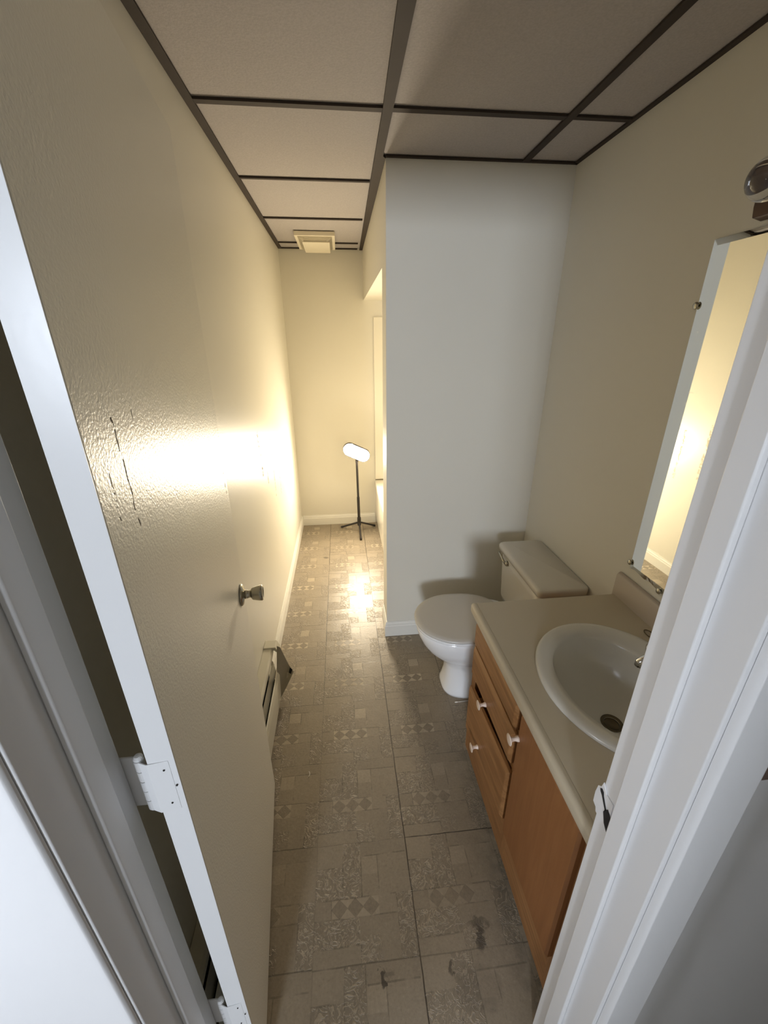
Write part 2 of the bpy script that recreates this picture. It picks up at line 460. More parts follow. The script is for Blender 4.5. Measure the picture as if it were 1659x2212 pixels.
# strike plate, lip bent round the jamb edge
bm = bmesh.new()
prism(bm, [(.395, .848), (.413, .848), (.425, .850), (.4275, .858), (.436, .862), (.437, .885), (.4345, .905), (.4275, .912), (.425, .926), (.413, .912), (.395, .912)], XJR - .0022, XJR - .0003, 'yz')
sp_ = part('strike_plate', bm, M['trim'], jr, bevel=.0006)
bm = bmesh.new()
prism(bm, [(.3915, .849), (.4010, .858), (.4085, .876), (.4065, .884), (.4015, .892), (.3995, .890), (.3955, .888), (.3915, .878), (.3875, .860)], XJR - .0034, XJR - .0021, 'yz')
hole = part('latch_hole', bm, M['dark'], sp_)
hole['label'] = 'dark brown latch hole'
bm = bmesh.new()
prism(bm, [(.4035, .884), (.406, .882), (.4205, .900), (.4255, .9035), (.4275, .908), (.424, .9115), (.4190, .9090), (.4170, .903)], XJR - .0034, XJR - .0021, 'yz')
part('chipped_paint', bm, M['dark'], sp_)['label'] = 'dark chip where the paint has come off'

# ------------------------------------------------------------------ door leaf, open against the left wall
A = Vector((-.250, .418)); ud = Vector((-.1075, .9942)); nd = Vector((ud.y, -ud.x))   # nd points to the room (+x)
W, TH = .705, .036
door = thing('door_1', 'cream painted flush door standing open along the left wall', None, (A.x, A.y, .012), kind='structure')
ang = math.atan2(ud.y, ud.x)
DM = Matrix.Translation((A.x, A.y, 0)) @ Matrix.Rotation(ang, 4, 'Z')   # local x = along the leaf, local y>0 = away from the room
bm = bx(0.0, W, .0008, TH, .012, 2.035, mt=DM)
part('door_leaf', bm, M['doorp'], door, bevel=.0018)
bm = bx(-.0012, 0, .001, TH - .001, .014, 2.033, mt=DM); e_ = part('hinge_edge', bm, M['trim'], door)
e_['label'] = 'bright white hinge edge of the door'
# knob set near the latch edge
def dpt(a, b_, z): return DM @ Vector((a, b_, z))
ndv = Vector((nd.x, nd.y, 0))
def knobset(side):
    a = ndv * side; o0 = dpt(W - .062, 0 if side > 0 else TH, .935)
    bm = bmesh.new(); lathe(bm, [(0, 0), (.033, 0), (.033, .002), (.029, .006), (.020, .009), (.016, .011), (0, .011)], o0, a, 36)
    k = part('door_knob', bm, M['nickel'], door, smooth=True)
    bm = bmesh.new(); lathe(bm, [(0, .010), (.013, .010), (.0125, .018), (.011, .024), (.012, .028), (.016, .030), (.0185, .033), (.023, .052), (.0235, .060), (.021, .0625), (.017, .063), (.0165, .061), (0, .060)], o0, a, 36)
    part('knob_grip', bm, M['nickel'], k, smooth=True)
knobset(1)
bm = bx(W, W + .0012, .008, TH - .008, .905, .965, mt=DM); part('latch_plate', bm, M['nickel'], door)
# hinges
for zc in (1.041, .322, 1.80):
    px, py = -.3005, .4225
    bm = bmesh.new()
    n = 5; L = .100
    for k in range(n):
        z0 = zc - L / 2 + k * L / n
        tube(bm, [(px, py, z0 + .0008), (px, py, z0 + L / n - .0008)], .0066, 14)
    tube(bm, [(px, py, zc - L / 2 - .003), (px, py, zc + L / 2 + .003)], .0048, 12)
    lathe(bm, [(0, .006), (.004, .0055), (.0062, .003), (.0066, .0006), (.005, 0), (0, 0)], (px, py, zc + L / 2 + .001), (0, 0, 1), 14)
    h_ = part('hinge', bm, M['trim'], door, smooth=False)
    bm = bmesh.new()
    pA = dpt(-.0015, .001, 0); pB = dpt(-.0015, TH, 0)
    prism(bm, [(px + .003, py - .0066), (pB.x, pB.y - .0014), (pA.x - .008, pA.y - .0012), (pA.x - .008, pA.y - .0002), (pB.x, pB.y - .0002), (px + .003, py - .0050)], zc - L / 2, zc + L / 2)
    part('hinge_leaf', bm, M['trim'], h_)
    bm = bmesh.new()
    for (t, dz) in ((.45, .034), (.15, .0), (.5, -.034)):
        c0 = pA.lerp(pB, t); lathe(bm, [(0, .0012), (.0012, .001), (.0016, 0), (0, 0)], (c0.x, c0.y - .0008, zc + dz), (0, -1, 0), 10)
    part('screw', bm, M['dark'], h_)['label'] = 'dark screw heads'
    bm = bx(XJL - .010, px - .004, .4252, .4272, zc - L / 2, zc + L / 2)
    part('jamb_leaf', bm, M['trim'], h_)

# ------------------------------------------------------------------ baseboard heater behind the door
ht = thing('baseboard_heater', 'cream electric baseboard heater on the left wall, its end cover bent open', 'heater', (XL + .03, 1.05, 0))
YE = 1.655; Y0 = .47
bm = bmesh.new()
prism(bm, [(XL + .001, .02), (XL + .004, .02), (XL + .004, .266), (XL + .034, .266), (XL + .040, .258), (XL + .040, .240), (XL + .043, .240), (XL + .043, .260), (XL + .036, .270), (XL + .001, .270)], Y0, YE - .045, 'xz')
part('back_cover', bm, M['heater'], ht)
bm = bmesh.new()
prism(bm, [(XL + .064, .030), (XL + .067, .026), (XL + .071, .150), (XL + .066, .176), (XL + .061, .180), (XL + .060, .177), (XL + .064, .172), (XL + .068, .148)], Y0, 1.600, 'xz')
part('front_panel', bm, M['heater'], ht)
bm = bmesh.new()
tube(bm, [(XL + .03, Y0 + .01, .08), (XL + .03, YE - .06, .08)], .008, 10)
for k in range(110):
    y = Y0 + .03 + k * .0098
    if y < YE - .09: box(bm, XL + .009, XL + .055, y, y + .0012, .042, .115)
part('heating_element', bm, M['dark'], ht)  # darkness of the slot put into the fin colour
bm = bmesh.new(); prism(bm, [(XL + .044, .222), (XL + .0455, .222), (XL + .054, .165), (XL + .0525, .165)], Y0 + .002, YE - .09, 'xz')
part('damper', bm, M['heater_grey'], ht)
bm = bx(XL + .0065, XL + .0085, Y0, YE - .05, .03, .25); part('inner_back', bm, M['dark'], ht)['label'] = 'dark sheet standing for the shade behind the panel'
bm = bmesh.new()
prism(bm, [(XL + .001, .0), (XL + .060, .0), (XL + .060, .01), (XL + .006, .01), (XL + .006, .25), (XL + .05, .257), (XL + .066, .240), (XL + .071, .243), (XL + .056, .276), (XL + .001, .276)], YE - .055, YE, 'xz')
part('end_cap', bm, M['heater'], ht, bevel=.002)
# bent loose cover: a sheet leaning out to the floor, with a knock-out hole
bm = bmesh.new()
sh = [(-.348, 1.560, .318), (-.338, 1.578, .295), (-.318, 1.615, .163), (-.3135, 1.624, .135), (-.3115, 1.628, .128), (-.302, 1.646, .075), (-.311, 1.629, .062), (-.330, 1.593, .040), (-.353, 1.550, .020), (-.374, 1.511, .004), (-.366, 1.525, .057), (-.358, 1.541, .20)]
vs = [bm.verts.new(p) for p in sh]; bm.faces.new(vs)
r_ = bmesh.ops.solidify(bm, geom=bm.faces[:], thickness=.0015)
cv = part('bent_cover', bm, M['heater_grey'], ht)
cv['label'] = 'grey bent steel end cover touching the floor'
bm = bmesh.new()
vs = [bm.verts.new(p) for p in ((-.3118, 1.6220, .128), (-.3038, 1.6370, .100), (-.3108, 1.6238, .083), (-.3180, 1.6103, .106))]; bm.faces.new(vs)
bmesh.ops.solidify(bm, geom=bm.faces[:], thickness=.001)
part('knockout_hole', bm, M['dark'], cv)
bm = bmesh.new(); vs = [bm.verts.new(p) for p in ((-.3245, 1.5990, .120), (-.3185, 1.6103, .108), (-.3225, 1.6028, .082), (-.3295, 1.5897, .094))]; bm.faces.new(vs)
bmesh.ops.solidify(bm, geom=bm.faces[:], thickness=.001)
part('bright_tab', bm, M['heater'], cv)

# ------------------------------------------------------------------ toilet
ty = 1.565
toi = thing('toilet', 'white toilet with closed beige lid between vanity and partition wall', 'toilet', (.62, ty, 0))
def sring(x0, x1, ry, z, n=48, p=2.0, back=None):
    """closed outline: rounded front at x0, back end at x1"""
    cx_ = (x0 + x1) / 2; rx = (x1 - x0) / 2; out = []
    for k in range(n):
        a = 2 * PI * k / n; c, s = math.cos(a), math.sin(a)
        pw = p if c < 0 else (back or p)
        x = cx_ + rx * math.copysign(abs(c) ** (2 / pw), c); y = ty + ry * math.copysign(abs(s) ** (2 / pw), s)
        out.append((x, y, z))
    return out
secs = [(.0, .448, .80, .112, 3.0), (.012, .446, .80, .113, 3.0), (.028, .452, .80, .108, 3.0), (.09, .462, .79, .098, 2.8), (.15, .460, .78, .098, 2.6), (.185, .448, .78, .104, 2.5),
        (.205, .425, .79, .117, 2.35), (.225, .395, .80, .132, 2.3), (.26, .362, .80, .152, 2.25), (.30, .336, .80, .168, 2.2), (.34, .319, .80, .176, 2.2), (.368, .312, .80, .180, 2.2), (.380, .314, .80, .178, 2.2), (.384, .320, .79, .172, 2.2)]
bm = bmesh.new(); loft(bm, [sring(a, b_, r, z, p=p, back=4) for z, a, b_, r, p in secs])
part('bowl', bm, M['porc'], toi, smooth=True)
bm = bmesh.new(); box(bm, .70, .975, ty - .16, ty + .16, .27, .372)
part('rear_deck', bm, M['porc'], toi, bevel=.03, seg=4)
def oval(x0, x1, ry, n=56):
    out = []
    for k in range(n):
        a = 2 * PI * k / n; c, s = math.cos(a), math.sin(a); c0 = .505
        if c < 0: x = c0 + (c0 - x0) * c; y = ry * s
        else: x = c0 + (x1 - c0) * abs(c) ** .75; y = ry * math.copysign(abs(s) ** .8, s)
        out.append((x, ty + y))
    return out
def slab(rings):
    bm = bmesh.new(); loft(bm, [[(x, y, z) for x, y in oval(x0, x1, ry)] for z, x0, x1, ry in rings]); return bm
part('seat', slab([(.385, .312, .735, .178), (.389, .306, .738, .184), (.396, .305, .738, .185), (.399, .309, .736, .181)]), M['porc'], toi, smooth=True)
part('lid', slab([(.4015, .309, .735, .181), (.405, .303, .738, .187), (.411, .302, .738, .188), (.4155, .306, .736, .184), (.4175, .33, .72, .165), (.418, .45, .60, .05)]), M['seat'], toi, smooth=True)['label'] = 'beige flat closed lid'
for s in (-1, 1):
    part('seat_hinge', tube(bmesh.new(), [(.742, ty + s * .075 - .018, .402), (.742, ty + s * .075 + .018, .402)], .010, 12), M['porc'], toi)
def rrect(x0, x1, y0, y1, r, z, n=6):
    out = []
    for cx_, cy_, a0 in ((x1 - r, y1 - r, 0), (x0 + r, y1 - r, PI / 2), (x0 + r, y0 + r, PI), (x1 - r, y0 + r, 3 * PI / 2)):
        for k in range(n + 1):
            a = a0 + PI / 2 * k / n; out.append((cx_ + r * math.cos(a), cy_ + r * math.sin(a), z))
    return out
bm = bmesh.new(); loft(bm, [rrect(.800, .980, ty - .195, ty + .195, .03, .372), rrect(.792, .982, ty - .205, ty + .205, .03, .40), rrect(.784, .983, ty - .216, ty + .216, .028, .60), rrect(.783, .983, ty - .217, ty + .217, .028, .644)])
tk = part('tank', bm, M['porc_cream'], toi, smooth=True)
bm = bmesh.new(); loft(bm, [rrect(.777, .987, ty - .226, ty + .226, .022, .6455), rrect(.769, .989, ty - .233, ty + .233, .024, .650), rrect(.768, .989, ty - .234, ty + .234, .024, .672), rrect(.772, .989, ty - .231, ty + .231, .024, .679), rrect(.782, .986, ty - .222, ty + .222, .022, .6825)])
part('tank_lid', bm, M['porc_cream'], toi, smooth=True)
bm = bmesh.new(); lathe(bm, [(0, 0), (.014, 0), (.014, .004), (.012, .009), (.008, .014), (0, .015)], (.7835, 1.690, .612), (-1, 0, 0), 20)
tube(bm, [(.772, 1.690, .612), (.766, 1.706, .622), (.765, 1.745, .634), (.765, 1.764, .638)], [.006, .0055, .005, .006], 10)
part('flush_lever', bm, M['nickel'], toi, smooth=True)

# cotton swab on the floor
bm = bmesh.new(); tube(bm, [(.500, 1.4365, .0025), (.566, 1.4395, .0025)], .0012, 8)
sw = thing('cotton_swab', 'white cotton swab lying on the floor in front of the toilet base', 'cotton swab', (.53, 1.438, 0))
part('stick', bm, M['paper'], sw)
for a, b_ in (((.487, 1.4360, .003), (.502, 1.4366, .003)), ((.564, 1.4394, .003), (.579, 1.440, .003))):
    bm = bmesh.new(); a = Vector(a); b_ = Vector(b_)
    tube(bm, [a, a.lerp(b_, .15), a.lerp(b_, .5), a.lerp(b_, .85), b_], [.001, .0028, .0030, .0024, .0012], 10); part('cotton_tip', bm, M['paper'], sw, smooth=True)
# pale curl of scrap
bm = bmesh.new(); tube(bm, [(-.205 + .012 * math.cos(t), 1.150 + .014 * math.sin(t), .0018) for t in [(-.9 + .2 * k) for k in range(10)]], .0011, 6)
tag(obj('thread_scrap', bm, M['paper']), 'tiny pale curved thread lying on the floor tiles near the door edge', 'thread')

# ------------------------------------------------------------------ vanity
XF = .455; Z_C = .72
van = thing('vanity_cabinet', 'honey oak vanity cabinet with three drawers and a door under the sink', 'cabinet', (.72, .80, 0))
for y0, y1 in ((.452, .472), (.745, .782), (1.125, 1.165)):
    part('stile', bx(XF, XF + .016, y0, y1, .066, Z_C), M['woodz'], van, bevel=.001)
for y0, y1, z0, z1 in ((.782, 1.125, .066, .235), (.782, 1.125, .605, .618), (.782, 1.125, .455, .485), (.782, 1.125, .712, Z_C), (.472, .745, .066, .225), (.472, .745, .70, Z_C)):
    part('rail', bx(XF + .0005, XF + .016, y0, y1, z0, z1), M['woody'], van)
bm = bmesh.new(); box(bm, XF + .016, .985, 1.150, 1.165, .066, Z_C); box(bm, XF + .016, .985, .452, .466, .066, Z_C); box(bm, .975, .985, .466, 1.15, .066, Z_C); box(bm, XF + .016, .975, .466, 1.15, .066, .08)
part('carcass', bm, M['woodz'], van)
bm = bx(.53, .54, .453, 1.160, 0, .066); part('toe_kick', bm, M['dark'], van)['label'] = 'toe kick board coloured near black as recess shade'  # shade under the cabinet put into the board colour
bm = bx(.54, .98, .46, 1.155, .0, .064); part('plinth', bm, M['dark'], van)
def knob(parent, p):
    """oval pale knob standing out towards -x"""
    p = Vector(p); bm = bmesh.new()
    lathe(bm, [(0, 0), (.0085, 0), (.0078, .004), (.0055, .010), (.0055, .016), (.009, .0235), (.0150, .0250), (.0162, .0260), (.0150, .0275), (.009, .0284), (0, .0286)], p, (-1, 0, 0), 28)
    return part('knob', bm, M['knobw'], parent, smooth=True)
def drawer_front(y0, y1, z0, z1, x=XF - .018, skew=0.0):
    bm = bmesh.new(); d_ = .018; c_ = .009
    # bevelled raised front
    def rr(ins, xx): return [(xx, y0 + ins, z0 + ins), (xx, y1 - ins, z0 + ins), (xx, y1 - ins, z1 - ins), (xx, y0 + ins, z1 - ins)]
    loft(bm, [rr(0, x + d_ - .0006), rr(0, x + .008), rr(.008, x + .001), rr(.011, x)])
    for q in bm.verts: q.co.x += skew * (q.co.y - y0) / (y1 - y0)
    return bm
ys0, ys1 = .775, 1.138
d1 = part('drawer', drawer_front(ys0, ys1, .622, .714), M['woody'], van); d1['label'] = 'closed top drawer without a knob'
d2 = part('drawer', drawer_front(ys0, ys1, .487, .606), M['woody'], van); d2['label'] = 'closed middle drawer'
knob(d2, (XF - .018, .972, .503))
d3 = part('drawer', drawer_front(ys0 - .005, ys1 - .03, .243, .452, skew=-.014), M['woody'], van); d3['label'] = 'bottom drawer sitting crooked and slightly open'
knob(d3, (XF - .024, .978, .295))
bm = bmesh.new(); box(bm, XF + .002, XF + .30, ys0 + .03, ys1 - .045, .26, .40); part('drawer_box', bm, M['woodz'], d3)
bm = bmesh.new()
loft(bm, [[(x, y, z) for y, z in ((.462 + i, .228 + i), (.750 - i, .228 + i), (.750 - i, .716 - i), (.462 + i, .716 - i))] for x, i in ((XF - .0006, 0), (XF - .012, 0), (XF - .018, .006))])
dr = part('cabinet_door', bm, M['door_panel'], van); dr['label'] = 'plain worn cabinet door'
knob(dr, (XF - .018, .741, .632))
bm = bmesh.new()
lathe(bm, [(0, .004), (.003, .0035), (.0042, .001), (.0042, 0), (0, 0)], (XF - .0005, .712, .196), (-1, 0, 0), 12)
part('catch', bm, M['chrome'], van)['label'] = 'tiny bright pin below the door corner'

# worktop: rolled front edge, cut out for the bowl
SCX, SCY, SA, SB = .728, .775, .218, .252     # sink outline
ct = thing('countertop', 'cream laminate countertop with rounded front edge on the oak vanity', 'countertop', (.71, .8, .72))
YC0, YC1 = .430, 1.182; ZT = .760
def ell(a, b_, z, n=64, cx_=SCX, cy_=SCY): return [(cx_ + a * math.cos(2 * PI * k / n), cy_ + b_ * math.sin(2 * PI * k / n), z) for k in range(n)]
bm = bmesh.new()
n = 64
def square_ring(z, x0, x1, y0, y1):
    out = []
    for k in range(n):
        a = 2 * PI * k / n; dx, dy = math.cos(a), math.sin(a)
        tx = ((x1 - SCX) if dx > 0 else (x0 - SCX)) / dx if abs(dx) > 1e-9 else 1e9
        ty_ = ((y1 - SCY) if dy > 0 else (y0 - SCY)) / dy if abs(dy) > 1e-9 else 1e9
        t = min(tx, ty_); out.append([SCX + dx * t, SCY + dy * t, z])
    for cxx, cyy in ((x0, y0), (x0, y1), (x1, y0), (x1, y1)):
        k = min(range(n), key=lambda i: (out[i][0] - cxx) ** 2 + (out[i][1] - cyy) ** 2); out[k][0] = cxx; out[k][1] = cyy
    return [tuple(p) for p in out]
xi = .452
Rt = [bm.verts.new(p) for p in ell(SA * .93, SB * .93, ZT)]; Ro = [bm.verts.new(p) for p in square_ring(ZT, xi, .972, YC0, YC1)]
Rb = [bm.verts.new(p) for p in ell(SA * .93, SB * .93, ZT - .036)]; Rbo = [bm.verts.new(p) for p in square_ring(ZT - .036, xi, .972, YC0, YC1)]
for a, b_ in ((Rt, Ro), (Ro, Rbo), (Rbo, Rb), (Rb, Rt)):
    for k in range(n): bm.faces.new((a[k], a[(k + 1) % n], b_[(k + 1) % n], b_[k]))
part('top_board', bm, M['counter'], ct)
bm = bmesh.new()
prof = [(xi, ZT)] + [(.4435 - .012 * math.sin(t) + .0, ZT + .0015 - .012 + .012 * math.cos(t)) for t in [PI / 2 * k / 6 for k in range(7)]] + [(.4315, ZT - .026), (.434, ZT - .036), (.440, ZT - .0375), (xi, ZT - .0375)]
prism(bm, prof, YC0, YC1, 'xz')
f = part('front_edge', bm, M['counter'], ct, smooth=False, bevel=.001)
bm = bmesh.new()
prism(bm, [(.972, ZT - .01), (.972, ZT + .004), (.9735, ZT + .078), (.977, ZT + .085), (.984, ZT + .088), (XR - .0015, ZT + .088), (XR - .0015, ZT - .01)], YC0, YC1 + .012, 'xz')
part('backsplash', bm, M['backsplash'], ct, bevel=.003, seg=3)['label'] = 'pinkish beige backsplash strip against the wall'

# sink
sk = thing('sink', 'oval off-white drop-in sink in the cream countertop', 'sink', (SCX, SCY, .60))
bm = bmesh.new(); R_ = []
for a, b_, z, ox in ((1.0, 1.0, ZT + .0008, 0), (1.0, 1.0, ZT + .005, 0), (.985, .988, ZT + .010, 0), (.955, .962, ZT + .0125, 0), (.91, .92, ZT + .0125, 0), (.86, .875, ZT + .011, -.002)):
    R_.append(ell(SA * a, SB * b_, z, cx_=SCX + ox))
for a, b_, z, ox in ((.155, .198, ZT + .008, -.016), (.150, .193, ZT - .004, -.017), (.144, .187, ZT - .03, -.017), (.132, .170, ZT - .07, -.014), (.108, .138, ZT - .108, -.006), (.072, .088, ZT - .134, 0.0), (.035, .038, ZT - .146, 0.002), (.021, .021, ZT - .149, 0.003)):
    R_.append(ell(a, b_, z, cx_=SCX + ox))
R2 = [ell(.021, .021, ZT - .154, cx_=SCX + .003), ell(.09, .11, ZT - .142, cx_=SCX - .004), ell(.150, .192, ZT - .07, cx_=SCX - .014), ell(.163, .204, ZT - .010, cx_=SCX - .015), ell(SA * .90, SB * .90, ZT + .0008)]
loft(bm, R_ + R2, cap0=False, cap1=False)
part('basin', bm, M['sink'], sk, smooth=True)
bm = bmesh.new(); lathe(bm, [(.0215, -.004), (.030, .0022), (.029, .0035), (.022, .002), (.0195, -.006), (.018, -.03), (0, -.03)], (SCX + .003, SCY, ZT - .149), (0, 0, 1), 32)
dn_ = part('drain', bm, M['drain'], sk, smooth=True); dn_['label'] = 'tarnished drain ring'
bm = bmesh.new(); lathe(bm, [(0, -.012), (.0175, -.012), (.0175, -.016), (0, -.016)], (SCX + .003, SCY, ZT - .149), (0, 0, 1), 24); part('drain_hole', bm, M['dark'], dn_)
# faucet on the rear ledge
fc = thing('faucet', 'chrome two-handle faucet on the rear ledge of the oval sink', 'faucet', (.885, SCY, ZT + .012))
FX = .872
bm = bmesh.new(); loft(bm, [[(FX + a * math.cos(t), SCY + math.copysign(b_ * abs(math.sin(t)) ** .6, math.sin(t)), z) for t in [2 * PI * k / 40 for k in range(40)]] for a, b_, z in ((.026, .078, ZT + .0135), (.026, .078, ZT + .020), (.020, .070, ZT + .026))])
part('base', bm, M['chrome'], fc, smooth=True)
for s in (-1, 1):
    cy_ = SCY + s * .055
    bm = bmesh.new(); lathe(bm, [(0, 0), (.017, 0), (.016, .010), (.010, .016), (.010, .022), (.019, .026), (.022, .034), (.020, .044), (.012, .049), (0, .050)], (FX - .012, cy_, ZT + .024), (-.35, 0, 1), 20)
    part('handle', bm, M['chrome'], fc, smooth=True)
bm = bmesh.new(); tube(bm, [(FX, SCY, ZT + .02), (FX, SCY, ZT + .055), (FX - .012, SCY + .002, ZT + .074), (FX - .05, SCY + .005, ZT + .080), (FX - .088, SCY + .008, ZT + .074), (FX - .100, SCY + .010, ZT + .062), (FX - .102, SCY + .010, ZT + .050)], [.014, .013, .0125, .012, .012, .012, .011], 16)
part('spout', bm, M['chrome'], fc, smooth=True)
# small wire ring at the back of the counter
bm = bmesh.new(); pts = [(.944 + .012 * math.cos(t) , .955 + .022 * math.sin(t), ZT + .0022) for t in [PI * .0 + 2 * PI * k / 24 for k in range(25)]]
tube(bm, pts, .0016, 8, cap=False); tag(obj('wire_ring', bm, M['drain']), 'small brown wire loop lying on the countertop beside the backsplash', 'wire loop')

# ------------------------------------------------------------------ mirror
mi = thing('mirror', 'large frameless mirror with small round clips on the wall above the vanity', 'mirror', (XR - .004, .80, .878))
ym0, ym1, zm0, zm1 = .44, 1.157, .884, 1.866
# bottom edge chipped: wavy
random.seed(3)
bot = [(ym1 - k * (ym1 - ym0) / 60, zm0 + (.0035 * math.sin(k * .9) + .003 * math.sin(k * .37) + random.uniform(-.0012, .0012) if 0 < k < 26 else 0)) for k in range(61)]
outline = [(ym1, zm1)] + [(ym0, zm1)] + [(y, z) for y, z in bot[::-1]]
bm = bmesh.new()
ins = .016
def inset(p):
    y, z = p; return (min(max(y, ym0 + ins), ym1 - ins), min(max(z, zm0 + .006 + (ins - .006)), zm1 - ins))
loft(bm, [[(XR - .0012, y, z) for y, z in outline], [(XR - .0040, y, z) for y, z in outline], [(XR - .0062, *inset(p)) for p in outline]])
part('glass', bm, M['mirror'], mi)
for y, z, s in ((ym1 + .001, 1.712, 'side'), (ym1 + .001, .906, 'side'), (1.012, zm0 - .001, 'low'), (.6, zm0 - .001, 'low')):
    bm = bmesh.new(); lathe(bm, [(0, 0), (.004, 0), (.004, .0055), (.0095, .0058), (.0100, .0072), (.0085, .0092), (.004, .0102), (0, .0104)], (XR - .0012, y + (.002 if s == 'side' else 0), z), (-1, 0, 0), 20)
    part('clip', bm, M['nickel'], mi, smooth=True)

# vanity light: bar with clear unlit globes
vl_ = thing('vanity_light', 'dark bronze vanity light bar with clear unlit globe bulbs above the mirror', 'light fixture', (XR - .02, .74, 1.93))
yb1, yb0 = 1.040, .44
bm = bmesh.new()
prism(bm, [(XR - .001, 1.878), (XR - .026, 1.884), (XR - .030, 1.905), (XR - .030, 1.975), (XR - .026, 1.992), (XR - .001, 1.998)], yb0, yb1, 'xz')
part('bar', bm, M['bronze'], vl_, bevel=.002)
bm = bx(XR - .0335, XR - .0305, yb0 + .004, yb1 - .004, 1.914, 1.918); part('bevel_glint', bm, M['socket'], vl_)  # pale strip standing in for the light along the bar's bevel
for y in (.947, .785, .622, .48):
    bm = bmesh.new(); lathe(bm, [(0, 0), (.022, 0), (.021, .012), (.017, .024), (0, .024)], (XR - .034, y, 1.930), (-1, 0, 0), 20)
    s_ = part('socket', bm, M['bronze'], vl_, smooth=True)
    cg = (XR - .034 - .062, y, 1.930)
    bm = bmesh.new(); pr_ = [(.013, -.044), (.013, -.040)] + [(.041 * math.sin(t), -.041 * math.cos(t)) for t in [.30 + (PI - .30) * k / 18 for k in range(19)]]
    pr_[-1] = (0, .041)
    inner = [(max(r - .0012, 0), h * .977) for r, h in pr_[::-1]]
    lathe(bm, pr_ + inner[:-1] , cg, (-1, 0, 0), 28)
    part('bulb', bm, M['glass'], s_, smooth=True)

# ------------------------------------------------------------------ bathtub and surround
tb = thing('bathtub', 'off-white alcove bathtub behind the partition wall, right of the tripod', 'bathtub', (.63, 2.9, 0))
bm = bmesh.new()
xa, xb, ya, yb = XT, XR - .002, YT + .002, YB - .002
loft(bm, [rrect(xa + .018, xb, ya, yb, .002, 0.0), rrect(xa + .018, xb, ya, yb, .002, .035), rrect(xa + .006, xb, ya, yb, .002, .05), rrect(xa + .006, xb, ya, yb, .002, .37), rrect(xa - .002, xb, ya, yb, .004, .40), rrect(xa, xb, ya, yb, .004, .425), rrect(xa + .012, xb - .004, ya + .004, yb - .004, .006, .435),
          rrect(xa + .075, xb - .06, ya + .09, yb - .09, .10, .432), rrect(xa + .09, xb - .075, ya + .11, yb - .11, .10, .41), rrect(xa + .13, xb - .12, ya + .20, yb - .16, .12, .12), rrect(xa + .18, xb - .17, ya + .26, yb - .22, .10, .085)])
part('basin', bm, M['tub'], tb, bevel=0)
sr = thing('tub_surround', 'cream plastic wall surround above the bathtub in the alcove', 'tub surround', (.64, 2.9, .44))
bm = bmesh.new()
box(bm, XT + .004, XR - .014, YB - .014, YB - .002, .440, 1.82); 
part('end_panel', bm, M['surround'], sr, bevel=.004)
bm = bmesh.new(); box(bm, XR - .014, XR - .002, YT + .002, YB - .002, .440, 1.82); part('long_panel', bm, M['surround'], sr, bevel=.004)
bm = bmesh.new(); box(bm, XT + .004, XR - .014, YT + .002, YT + .012, .440, 1.82); part('near_panel', bm, M['surround'], sr, bevel=.004)
bm = bmesh.new(); box(bm, XT + .004, XR - .014, YB - .017, YB - .014, .436, .442); part('caulk_line', bm, M['drain'], sr)['label'] = 'brown line where the surround meets the tub'

# ------------------------------------------------------------------ tripod lamp
LX, LY = .116, 3.455
tl = thing('tripod_lamp', 'small lit work lamp on a thin black tripod at the corridor end', 'lamp', (LX, LY, 0))
bm = bmesh.new(); tube(bm, [(LX + .002, LY, .10), (LX, LY, .34)], .0125, 12); tube(bm, [(LX, LY, .34), (LX - .003, LY, .672)], .0098, 12)
part('pole', bm, M['black'], tl)
bm = bmesh.new(); lathe(bm, [(0, .060), (.014, .060), (.017, .070), (.017, .138), (.014, .145), (0, .145)], (LX + .002, LY, 0), (0, 0, 1), 16); part('hub', bm, M['black'], tl)
for ex, ey in ((-.047, 3.545), (.268, 3.545), (.123, 3.262)):
    bm = bmesh.new(); v0 = Vector((LX + .002, LY, .088)); v1 = Vector((ex, ey, .0115)); dd = (v1 - v0); dh = Vector((dd.x, dd.y, 0)).normalized()
    tube(bm, [v0 + dh * .012, v1], .0088, 8); tube(bm, [v1 - dd.normalized() * .018, v1 + dd.normalized() * .002], .0105, 8)
    part('leg', bm, M['black'], tl)
def stad(hw, hh, y, n=14, tilt=math.radians(25)):  # tilted oval outline imitates the glow around the lamp
    out = []; cx_, cz_ = LX - .003, .752
    for k in range(2 * n):
        sgn = 1 if k < n else -1; t = -PI / 2 + PI * (k % n) / (n - 1)
        a = sgn * (hw - hh) + sgn * hh * math.cos(t); b_ = sgn * hh * math.sin(t)
        out.append((cx_ + a * math.cos(tilt) + b_ * math.sin(tilt), y, cz_ - a * math.sin(tilt) + b_ * math.cos(tilt)))
    return out
bm = bmesh.new(); loft(bm, [stad(.118, .054, LY - .014), stad(.122, .058, LY - .012), stad(.122, .058, LY + .014), stad(.110, .048, LY + .024)])
part('lamp_housing', bm, M['black'], tl)
bm = bmesh.new(); box(bm, LX - .014, LX + .010, LY - .006, LY + .016, .664, .704); part('bracket', bm, M['black'], tl, bevel=.002)
bm = bmesh.new(); loft(bm, [stad(.116, .052, LY - .0145), stad(.114, .050, LY - .019), stad(.104, .040, LY - .024), stad(.080, .020, LY - .026)])
part('lamp_face', bm, M['led'], tl)['label'] = 'glowing white lamp face'

